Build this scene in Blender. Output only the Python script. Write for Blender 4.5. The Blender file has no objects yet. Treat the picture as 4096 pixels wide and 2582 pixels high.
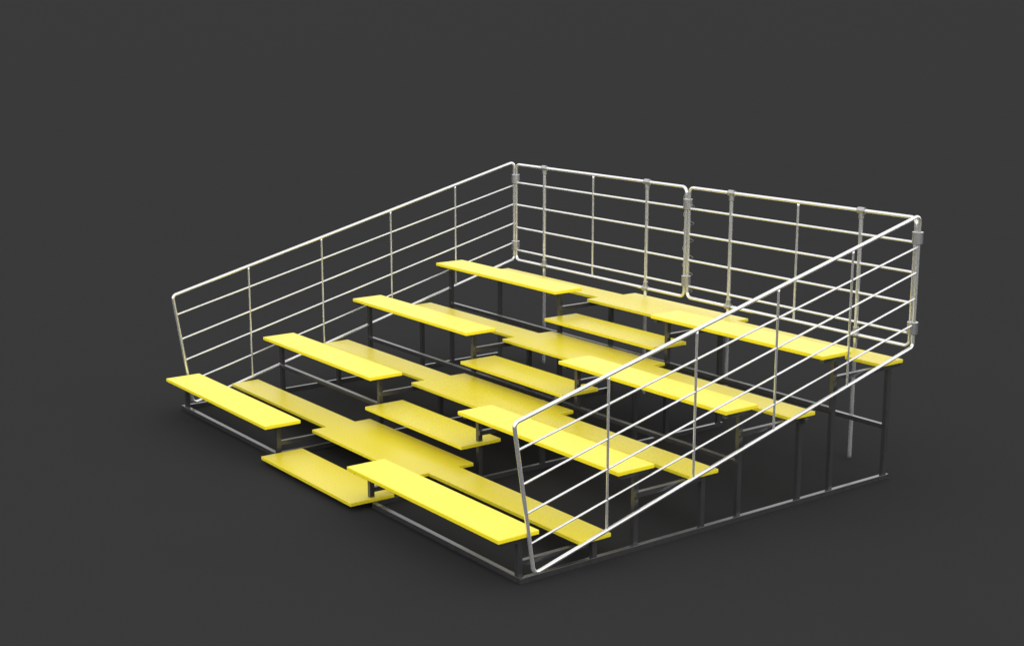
import bpy, bmesh, math, random
from mathutils import Vector, Matrix

random.seed(4)
W_LOW, W_MID, W_TOP, W_SIDE, W_GAP, W_STR = .86, .62, .43, .42, .22, 2.6
K = 1.4                       # metres per drawing unit (the stand is about 4.5 m long)
scene = bpy.context.scene
COL = scene.collection

# ------------------------------------------------------------------ materials
def new_mat(name):
    m = bpy.data.materials.new(name)
    m.use_nodes = True
    nt = m.node_tree
    return m, nt, nt.nodes['Principled BSDF']

def link(nt, a, b):
    nt.links.new(a, b)

def coords(nt):
    n = nt.nodes.new('ShaderNodeTexCoord')
    return n.outputs['Object']

def noise(nt, vec, scale, detail=2.0, rough=0.5):
    n = nt.nodes.new('ShaderNodeTexNoise')
    n.inputs['Scale'].default_value = scale
    n.inputs['Detail'].default_value = detail
    n.inputs['Roughness'].default_value = rough
    link(nt, vec, n.inputs['Vector'])
    return n.outputs['Fac']

def remap(nt, fac, a, b, lo=0.3, hi=0.7):
    n = nt.nodes.new('ShaderNodeMapRange')
    n.inputs['From Min'].default_value = lo
    n.inputs['From Max'].default_value = hi
    n.inputs['To Min'].default_value = a
    n.inputs['To Max'].default_value = b
    link(nt, fac, n.inputs['Value'])
    return n.outputs['Result']

def mix(nt, fac, c1, c2):
    n = nt.nodes.new('ShaderNodeMix')
    n.data_type = 'RGBA'
    n.inputs['A'].default_value = (*c1, 1)
    n.inputs['B'].default_value = (*c2, 1)
    link(nt, fac, n.inputs['Factor'])
    return n.outputs['Result']

def bump(nt, h, strength, dist, bsdf):
    n = nt.nodes.new('ShaderNodeBump')
    n.inputs['Strength'].default_value = strength
    n.inputs['Distance'].default_value = dist
    link(nt, h, n.inputs['Height'])
    link(nt, n.outputs['Normal'], bsdf.inputs['Normal'])

def yellow(name, grain):
    m, nt, b = new_mat(name)
    v = coords(nt)
    f = noise(nt, v, 165, 1.0)
    g = grain
    c = mix(nt, remap(nt, f, 0, 1),
            (0.86 - .25 * g, 0.708 - .215 * g, 0.016),
            (0.86 - .07 * g, 0.716 - .045 * g, 0.017 + .01 * g))
    link(nt, c, b.inputs['Base Color'])
    b.inputs['Roughness'].default_value = 0.34 if g else 0.30
    b.inputs['Specular IOR Level'].default_value = 0.38
    big = noise(nt, v, 3.0, 3.0)
    link(nt, remap(nt, big, 0.31, 0.35), b.inputs['Roughness'])
    bump(nt, f, 0.06 if g else 0.0, 0.0010, b)
    return m

M_SEAT = yellow('yellow_seat_paint', 0.0)
M_TREAD = yellow('yellow_tread_grit', 1.0)

def dark_steel():
    m, nt, b = new_mat('dark_brushed_steel')
    v = coords(nt)
    mp = nt.nodes.new('ShaderNodeMapping')
    mp.inputs['Scale'].default_value = (14, 14, 3.0)
    mp.inputs['Rotation'].default_value = (0, 0, 0.5)
    link(nt, v, mp.inputs['Vector'])
    f = noise(nt, mp.outputs['Vector'], 1.6, 2.0, 0.5)
    link(nt, mix(nt, remap(nt, f, 0, 1), (0.030, 0.030, 0.030), (0.036, 0.036, 0.036)), b.inputs['Base Color'])
    b.inputs['Roughness'].default_value = 0.24
    b.inputs['Specular IOR Level'].default_value = 0.75
    return m
M_STEEL = dark_steel()

def galvanised(name, base, r0, r1, sc, metal):
    m, nt, b = new_mat(name)
    v = coords(nt)
    f = noise(nt, v, sc, 3.0, 0.6)
    c = mix(nt, remap(nt, f, 0, 1), tuple(x * .93 for x in base), base)
    link(nt, c, b.inputs['Base Color'])
    b.inputs['Metallic'].default_value = metal
    link(nt, remap(nt, f, r0, r1), b.inputs['Roughness'])
    return m
M_TUBE = galvanised('galvanised_tube', (0.78, 0.78, 0.775), 0.19, 0.22, 60, .74)
M_FIT = galvanised('cast_fitting', (0.41, 0.41, 0.41), 0.32, 0.35, 60, .88)
M_WIRE = galvanised('tie_wire_metal', (0.42, 0.42, 0.42), 0.3, 0.4, 200, .7)

def floor_mat():
    m, nt, b = new_mat('charcoal_studio_floor')
    v = coords(nt)
    f = noise(nt, v, 1.1, 4.0)
    link(nt, mix(nt, remap(nt, f, 0, 1), (FLOOR_A * .985,) * 3, (FLOOR_A * 1.015,) * 3), b.inputs['Base Color'])
    b.inputs['Roughness'].default_value = 0.9
    b.inputs['Specular IOR Level'].default_value = 0.0
    return m
FLOOR_A = 0.0297
M_FLOOR = floor_mat()

# ------------------------------------------------------------------ mesh helpers (drawing units)
def obj(name, bm, mat, parent=None, smooth=False):
    me = bpy.data.meshes.new(name)
    bmesh.ops.recalc_face_normals(bm, faces=bm.faces)
    bm.transform(Matrix.Scale(K, 4))
    bm.to_mesh(me)
    bm.free()
    me.materials.append(mat)
    if smooth:
        for p in me.polygons:
            p.use_smooth = True
    o = bpy.data.objects.new(name, me)
    COL.objects.link(o)
    if parent:
        o.parent = parent
    return o

def box_bm(x0, x1, y0, y1, z0, z1, bev=0.0, seg=2):
    bm = bmesh.new()
    bmesh.ops.create_cube(bm, size=1.0)
    for v in bm.verts:
        v.co = Vector((x0 if v.co.x < 0 else x1, y0 if v.co.y < 0 else y1, z0 if v.co.z < 0 else z1))
    if bev:
        bmesh.ops.bevel(bm, geom=list(bm.edges), offset=bev, segments=seg, profile=0.5, affect='EDGES')
    return bm

def join_bm(a, b):
    me = bpy.data.meshes.new('tmp'); b.to_mesh(me); b.free()
    a.from_mesh(me); bpy.data.meshes.remove(me)
    return a

def prism_bm(pts, z0, z1, bev=0.0, seg=3):
    bm = bmesh.new()
    lo = [bm.verts.new((x, y, z0)) for x, y in pts]
    hi = [bm.verts.new((x, y, z1)) for x, y in pts]
    n = len(pts)
    bm.faces.new(lo[::-1]); bm.faces.new(hi)
    for i in range(n):
        j = (i + 1) % n
        bm.faces.new((lo[i], lo[j], hi[j], hi[i]))
    if bev:
        bmesh.ops.bevel(bm, geom=list(bm.edges), offset=bev, segments=seg, profile=0.5, affect='EDGES')
    return bm

def sweep_bm(pts, r, closed=False, n=20, caps=True, bm=None):
    """round tube along a polyline with parallel-transported rings"""
    bm = bm or bmesh.new()
    P = [Vector(p) for p in pts]
    m = len(P)
    T = []
    for i in range(m):
        a = P[(i - 1) % m] if closed or i > 0 else P[i]
        c = P[(i + 1) % m] if closed or i < m - 1 else P[i]
        T.append((c - a).normalized())
    ref = Vector((1, 0, 0)) if abs(T[0].x) < .9 else Vector((0, 0, 1))
    u = (ref - T[0] * ref.dot(T[0])).normalized()
    rings = []
    for i in range(m):
        u = (u - T[i] * u.dot(T[i])).normalized()
        w = T[i].cross(u)
        rings.append([bm.verts.new(P[i] + r * (math.cos(2 * math.pi * k / n) * u + math.sin(2 * math.pi * k / n) * w)) for k in range(n)])
    rng = m if closed else m - 1
    for i in range(rng):
        A = rings[i]; B = rings[(i + 1) % m]
        for k in range(n):
            bm.faces.new((A[k], A[(k + 1) % n], B[(k + 1) % n], B[k]))
    if not closed and caps:
        bm.faces.new(rings[0][::-1]); bm.faces.new(rings[-1])
    return bm

def fillet(corners, rad, seg=9):
    """closed loop of corners rounded with the given radius"""
    out = []
    n = len(corners)
    C = [Vector(c) for c in corners]
    for i in range(n):
        p = C[i]; a = (C[i - 1] - p).normalized(); b = (C[(i + 1) % n] - p).normalized()
        ang = a.angle(b)
        d = rad / math.tan(ang / 2)
        s = p + a * d; e = p + b * d
        bis = (a + b).normalized()
        cen = p + bis * (rad / math.sin(ang / 2))
        va = s - cen; vb = e - cen
        tot = va.angle(vb)
        for k in range(seg + 1):
            t = k / seg
            v = (math.sin((1 - t) * tot) * va + math.sin(t * tot) * vb) / math.sin(tot)
            out.append(cen + v)
    # add mid points on straights so that shading stays clean
    res = []
    m = len(out)
    for i in range(m):
        res.append(out[i])
        q = out[(i + 1) % m]
        L = (q - out[i]).length
        if L > .1:
            for f in (.02 / L, .5, 1 - .02 / L):
                res.append(out[i].lerp(q, f))
    return res

# ------------------------------------------------------------------ the stand
stand = bpy.data.objects.new('bleacher_stand', None)
COL.objects.link(stand)
stand['label'] = 'four-tier bleacher stand with yellow planks, dark steel frame and silver guard rails'
stand['category'] = 'bleacher'

P, R, T = 0.61, 0.1581, 0.0185          # tier pitch, rise, plank thickness
BV = 0.0032

for k in range(4):
    y, z = P * k, .2138 + R * k
    for a, b in ((0.0, 1.213), (2.0195, 3.1905)):
        obj('seat_plank', box_bm(a, b, y, y + .2005, z - T, z, BV, 3), M_SEAT, stand)
    # foot plank behind / below the seat, running the whole length
    y, z = P * k, .1212 + R * k
    obj('foot_plank', box_bm(-.008, 3.194, y + .4034, y + .573, z - T, z - .0007, BV, 3), M_TREAD, stand)
    # wide landing across the aisle
    wf = (1.1175, 1.117, 1.116, 1.119)[k]
    wb = (1.1165, 1.121, 1.1235, 1.149)[k]
    wr = (2.0765, 2.080, 2.083, 2.082)[k]
    pts = [(wf, y + .3135), (wr, y + .3135), (wr, y + .662), (wb, y + .662), (wb, y + .49), (wf, y + .488)]
    obj('landing_plank', prism_bm(pts, z - T + .0006, z, BV, 3), M_TREAD, stand)
    # lower step in the aisle
    s0 = (1.151, 1.150, 1.150, 1.114)[k]
    s1 = (2.042, 2.043, 2.047, 2.0435)[k]
    y, z = P * k, .0437 + R * k
    obj('aisle_step', box_bm(s0, s1, y + .0035, y + .238, z - T, z, BV, 3), M_TREAD, stand)

# ---- four upright side frames in dark square tube
#            seat-leg right face, foot-leg right face, base rail x0..x1
FR = [(-.004, .0125, -.068, -.0475, 'L'),
      (1.112, 1.1335, 1.0765, 1.0985, 'IL'),
      (2.028, 2.0455, 2.0240, 2.0450, 'IR'),
      (3.1615, 3.1785, 3.1590, 3.1815, 'R')]
LW = .0235
HB = .0249
eb = .0012
for xs, xf, b0, b1, tagn in FR:
    # base rail, nose stepped round the front rail
    bm = box_bm(b0, b1, .1395, 2.3565, .0, HB, eb)
    bm = join_bm(bm, box_bm(b0 if tagn != 'R' else b0 + .008, b1, .1135, .1400, .0006, HB - .0003, eb))
    rail = obj('base_rail', bm, M_STEEL, stand)
    on = xs - LW < b1 and xs > b0 and tagn in ('IR', 'R')
    zl = HB - .002 if on else 0.0
    for k in range(4):
        y, dz = P * k, R * k
        ztop = .2138 - T + dz
        obj('leg', box_bm(xs - LW + .001, xs, y + .1155, y + .1395, zl, ztop - .022, eb), M_STEEL, rail)
        obj('seat_bracket', box_bm(xs - LW - .0005, xs + .0015, y + .040, y + .187, ztop - .0265, ztop - .0006, eb), M_STEEL, rail)
        ft = .1212 - T + dz
        obj('leg', box_bm(xf - .0218, xf, y + .4860, y + .5105, zl, ft - .0006, eb), M_STEEL, rail)
        # short bearer from the seat leg to the foot leg
        lo = -.013 if k == 0 else -.0022
        ys = y + .1400 if k == 0 else y + .1115
        x1 = xf - .001 if k else xs - .0012
        if tagn != 'L':
            obj('foot_bearer', box_bm(x1 - .0215, x1, ys, y + .4855, ft + lo - .0235, ft + lo, eb), M_STEEL, rail)
    # bracket under the top foot plank
    ft = .1212 - T + R * 3
    obj('foot_bracket', box_bm(xf - .0225, xf + .0012, 2.2635, 2.4055, ft - .0215, ft - .0006, eb), M_STEEL, rail)

# ---- long rails that tie the frames together
def cross(x0, x1, y0, z1, h=.0225, d=.0235):
    return obj('tie_rail', box_bm(x0, x1, y0, y0 + d, z1 - h, z1, eb), M_STEEL, stand)
cross(-.0465, 1.0910, .1135, HB - .0004, HB - .001)           # front, left bay
cross(2.0285, 3.1645, .1135, HB - .0004, HB - .001)           # front, right bay
cross(-.0040, 1.0900, .7225, .1893)
cross(-.0050, 3.1600, 1.3325, .2762)
cross(-.0050, 3.1600, 1.9425, .4190)
cross(.0130, 3.1560, 2.3135, .2776)
obj('rail_stub', box_bm(3.105, 3.206, 1.7125, 1.7365, .3915, .4150, eb), M_STEEL, stand)

# ------------------------------------------------------------------ guard rails (round galvanised tube)
RF = .0086
def tube(name, a, b, r, mat, parent, n=16):
    a = Vector(a); b = Vector(b)
    L = (b - a).length
    pts = [a, a.lerp(b, .02 / L), a.lerp(b, .5), a.lerp(b, 1 - .02 / L), b]
    return obj(name, sweep_bm(pts, r, n=n), mat, parent, True)

def side_guard(x, k, c):
    # corners of the frame in the y-z plane
    za, zb = .0355, .6740
    A = (k * za + c, za); B = (k * zb + c, zb); Cc = (2.468, 1.2845); D = (2.468, .6450)
    loop = fillet([(x, *A), (x, *B), (x, *Cc), (x, *D)], .025)
    g = obj('side_guard', sweep_bm(loop, RF, closed=True, n=24), M_TUBE, stand, True)
    for (ya, za), zb in zip([(k * q + c, q) for q in (.5620, .4180, .2945, .1655)], (1.1334, 1.0102, .8842, .7570)):
        tube('horizontal_bar', (x, ya, za), (x, 2.468, zb), .0050, M_TUBE, g)
    top = lambda y: B[1] + (y - B[0]) * (Cc[1] - B[1]) / (Cc[0] - B[0])
    bot = lambda y: A[1] + (y - A[0]) * (D[1] - A[1]) / (D[0] - A[0])
    for y in (.5485, 1.0320, 1.5190, 2.0015):
        tube('vertical_bar', (x, y, bot(y)), (x, y, top(y)), .0056, M_TUBE, g)
    return g
side_guard(-.0296, -.147, .1745)
side_guard(3.1935, -.1535, .1765)

YB = 2.4715
def back_panel(x0, x1, xm):
    zt, zb = 1.2690, .6430
    loop = fillet([(x0, YB, zb), (x0, YB, zt), (x1, YB, zt), (x1, YB, zb)], .032)
    g = obj('back_guard', sweep_bm(loop, .0090, closed=True, n=24), M_TUBE, stand, True)
    for z in (1.1515, 1.0060, .8573, .7085):
        tube('horizontal_bar', (x0, YB, z), (x1, YB, z), .0066, M_TUBE, g)
    tube('vertical_bar', (xm, YB, zb), (xm, YB, zt), .0063, M_TUBE, g)
back_panel(-.0100, 1.5910, .7725)
back_panel(1.6165, 3.1715, 2.4260)

def hollow_ring_bm(cx, cy, z0, z1, ro, ri, n=36):
    bm = bmesh.new()
    prof = [(ro - .0012, z0), (ro, z0 + .0012), (ro, z1 - .0012), (ro - .0012, z1), (ri, z1), (ri, z0)]
    rings = []
    for r, z in prof:
        rings.append([bm.verts.new((cx + r * math.cos(2 * math.pi * k / n), cy + r * math.sin(2 * math.pi * k / n), z)) for k in range(n)])
    for i in range(len(prof)):
        A = rings[i]; B = rings[(i + 1) % len(prof)]
        for k in range(n):
            bm.faces.new((A[k], A[(k + 1) % n], B[(k + 1) % n], B[k]))
    return bm

for x in (.2895, 1.2625, 1.9455, 2.8400):
    p = tube('support_post', (x, YB, 0.0), (x, YB, 1.2700), .0102, M_TUBE, stand, 24)
    for zc, sgn in ((1.2690, -1), (.6430, 1)):
        bm = bmesh.new()
        sweep_bm([(x - .0205, YB, zc), (x - .0195, YB, zc), (x + .0195, YB, zc), (x + .0205, YB, zc)], .0165, n=28, bm=bm)
        lo, hi = sorted((zc, zc + sgn * .0400))
        sweep_bm([(x, YB, lo), (x, YB, lo + .001), (x, YB, hi - .001), (x, YB, hi)], .0142, n=28, bm=bm)
        o = obj('tee_fitting', bm, M_FIT, p)
        for f in o.data.polygons:
            f.use_smooth = len(f.vertices) == 4

for cx, cy in ((-.0205, 2.4735), (1.6030, YB + .002), (3.1835, 2.4720)):
    for z0, z1 in ((1.1465, 1.2030), (.7085, .7660)):
        o = obj('rail_clamp', sweep_bm([(cx, cy, z0), (cx, cy, z0 + .001), (cx, cy, z1 - .001), (cx, cy, z1)], .0262, n=36), M_FIT, stand)
        for f in o.data.polygons:
            f.use_smooth = len(f.vertices) == 4

# wire loops lacing the two back guards together
pts = []
turns = 5.95
z_a, z_b = 1.2300, .6560
N = int(turns * 28)
for i in range(N + 1):
    t = i / N
    a = 2 * math.pi * turns * t + 2.2
    pts.append((1.6085 + .042 * math.cos(a), YB + .006 + .012 * math.sin(a), z_a + (z_b - z_a) * t + .006 * math.sin(a)))
obj('lacing_wire', sweep_bm(pts, .0008, n=8), M_WIRE, stand, True)

# ------------------------------------------------------------------ floor: one sheet, flat near the stand, gently dished far away
def build_floor():
    bm = bmesh.new()
    cx, cy = 2.2, 1.7
    radii = [0, 3, 6, 10, 16, 24] + [24 + i * 6 for i in range(1, 16)]
    n = 96
    rings = []
    for r in radii:
        z = 0.0 if r <= 24 else 5.0 * ((r - 24) / 90.0) ** 2
        if r == 0:
            rings.append([bm.verts.new((cx, cy, 0))]); continue
        rings.append([bm.verts.new((cx + r * math.cos(2 * math.pi * k / n), cy + r * math.sin(2 * math.pi * k / n), z)) for k in range(n)])
    for k in range(n):
        bm.faces.new((rings[0][0], rings[1][k], rings[1][(k + 1) % n]))
    for i in range(1, len(radii) - 1):
        A = rings[i]; B = rings[i + 1]
        for k in range(n):
            bm.faces.new((A[k], B[k], B[(k + 1) % n], A[(k + 1) % n]))
    bmesh.ops.recalc_face_normals(bm, faces=bm.faces)
    me = bpy.data.meshes.new('floor'); bm.to_mesh(me); bm.free()
    me.materials.append(M_FLOOR)
    for p in me.polygons:
        p.use_smooth = True
    o = bpy.data.objects.new('floor', me); COL.objects.link(o)
    o['kind'] = 'structure'
    # normals up
    if me.polygons[0].normal.z < 0:
        me.flip_normals()
    return o
build_floor()

# ------------------------------------------------------------------ studio light: dome brighter overhead, soft panels
w = bpy.data.worlds.new('World'); scene.world = w; w.use_nodes = True
nt = w.node_tree
bg = nt.nodes['Background']
tc = nt.nodes.new('ShaderNodeTexCoord')
sep = nt.nodes.new('ShaderNodeSeparateXYZ')
link(nt, tc.outputs['Generated'], sep.inputs[0])
def math_node(op, a, b=None, c=None):
    n = nt.nodes.new('ShaderNodeMath'); n.operation = op
    for i, v in enumerate((a, b, c)):
        if v is None: continue
        if isinstance(v, (int, float)): n.inputs[i].default_value = v
        else: link(nt, v, n.inputs[i])
    return n.outputs[0]
ramp = nt.nodes.new('ShaderNodeValToRGB')          # brightness by elevation
cr = ramp.color_ramp
cr.interpolation = 'EASE'
def g3(v): return (v, v, v, 1)
cr.elements[0].position = 0.0; cr.elements[0].color = g3(W_LOW)
cr.elements[1].position = 1.0; cr.elements[1].color = g3(W_TOP)
e = cr.elements.new(.45); e.color = g3(W_MID)
link(nt, sep.outputs['Z'], ramp.inputs['Fac'])
# softboxes round the stage: brighter on the camera's side, with a few darker gaps
az = math_node('ARCTAN2', sep.outputs['Y'], sep.outputs['X'])
side = math_node('COSINE', math_node('SUBTRACT', az, -0.40))
gaps = math_node('COSINE', math_node('MULTIPLY_ADD', az, 5.0, 1.9))
low = math_node('POWER', math_node('SUBTRACT', 1.0, math_node('MAXIMUM', sep.outputs['Z'], 0.0)), 2.0)
fac = math_node('MULTIPLY_ADD', math_node('MULTIPLY', side, low), W_SIDE, 1.0)
fac = math_node('MULTIPLY_ADD', math_node('MULTIPLY', gaps, low), W_GAP, fac)
vm = nt.nodes.new('ShaderNodeVectorMath'); vm.operation = 'SCALE'
link(nt, ramp.outputs['Color'], vm.inputs[0]); link(nt, fac, vm.inputs['Scale'])
link(nt, vm.outputs['Vector'], bg.inputs['Color'])
bg.inputs['Strength'].default_value = W_STR

# ------------------------------------------------------------------ camera
cam = bpy.data.cameras.new('camera')
co = bpy.data.objects.new('camera', cam); COL.objects.link(co)
yaw, pit, rol, fpx = .9337, -.2097, -.0008, 5711.46
fw = Vector((-math.sin(yaw) * math.cos(pit), math.cos(yaw) * math.cos(pit), math.sin(pit)))
rt = fw.cross(Vector((0, 0, 1))).normalized(); up = rt.cross(fw)
r2 = math.cos(rol) * rt + math.sin(rol) * up
u2 = -math.sin(rol) * rt + math.cos(rol) * up
Mx = Matrix.Identity(4)
for i in range(3):
    Mx[i][0] = r2[i]; Mx[i][1] = u2[i]; Mx[i][2] = -fw[i]
Mx.translation = Vector((7.4419, -3.0798, 2.1944)) * K
co.matrix_world = Mx
cam.sensor_width = 36.0
cam.sensor_fit = 'HORIZONTAL'
cam.lens = fpx / 4096 * 36.0
cam.clip_end = 600
scene.camera = co

scene.render.engine = 'CYCLES'
scene.view_settings.view_transform = 'Standard'
scene.view_settings.look = 'None'
scene.view_settings.exposure = 0
scene.view_settings.gamma = 1
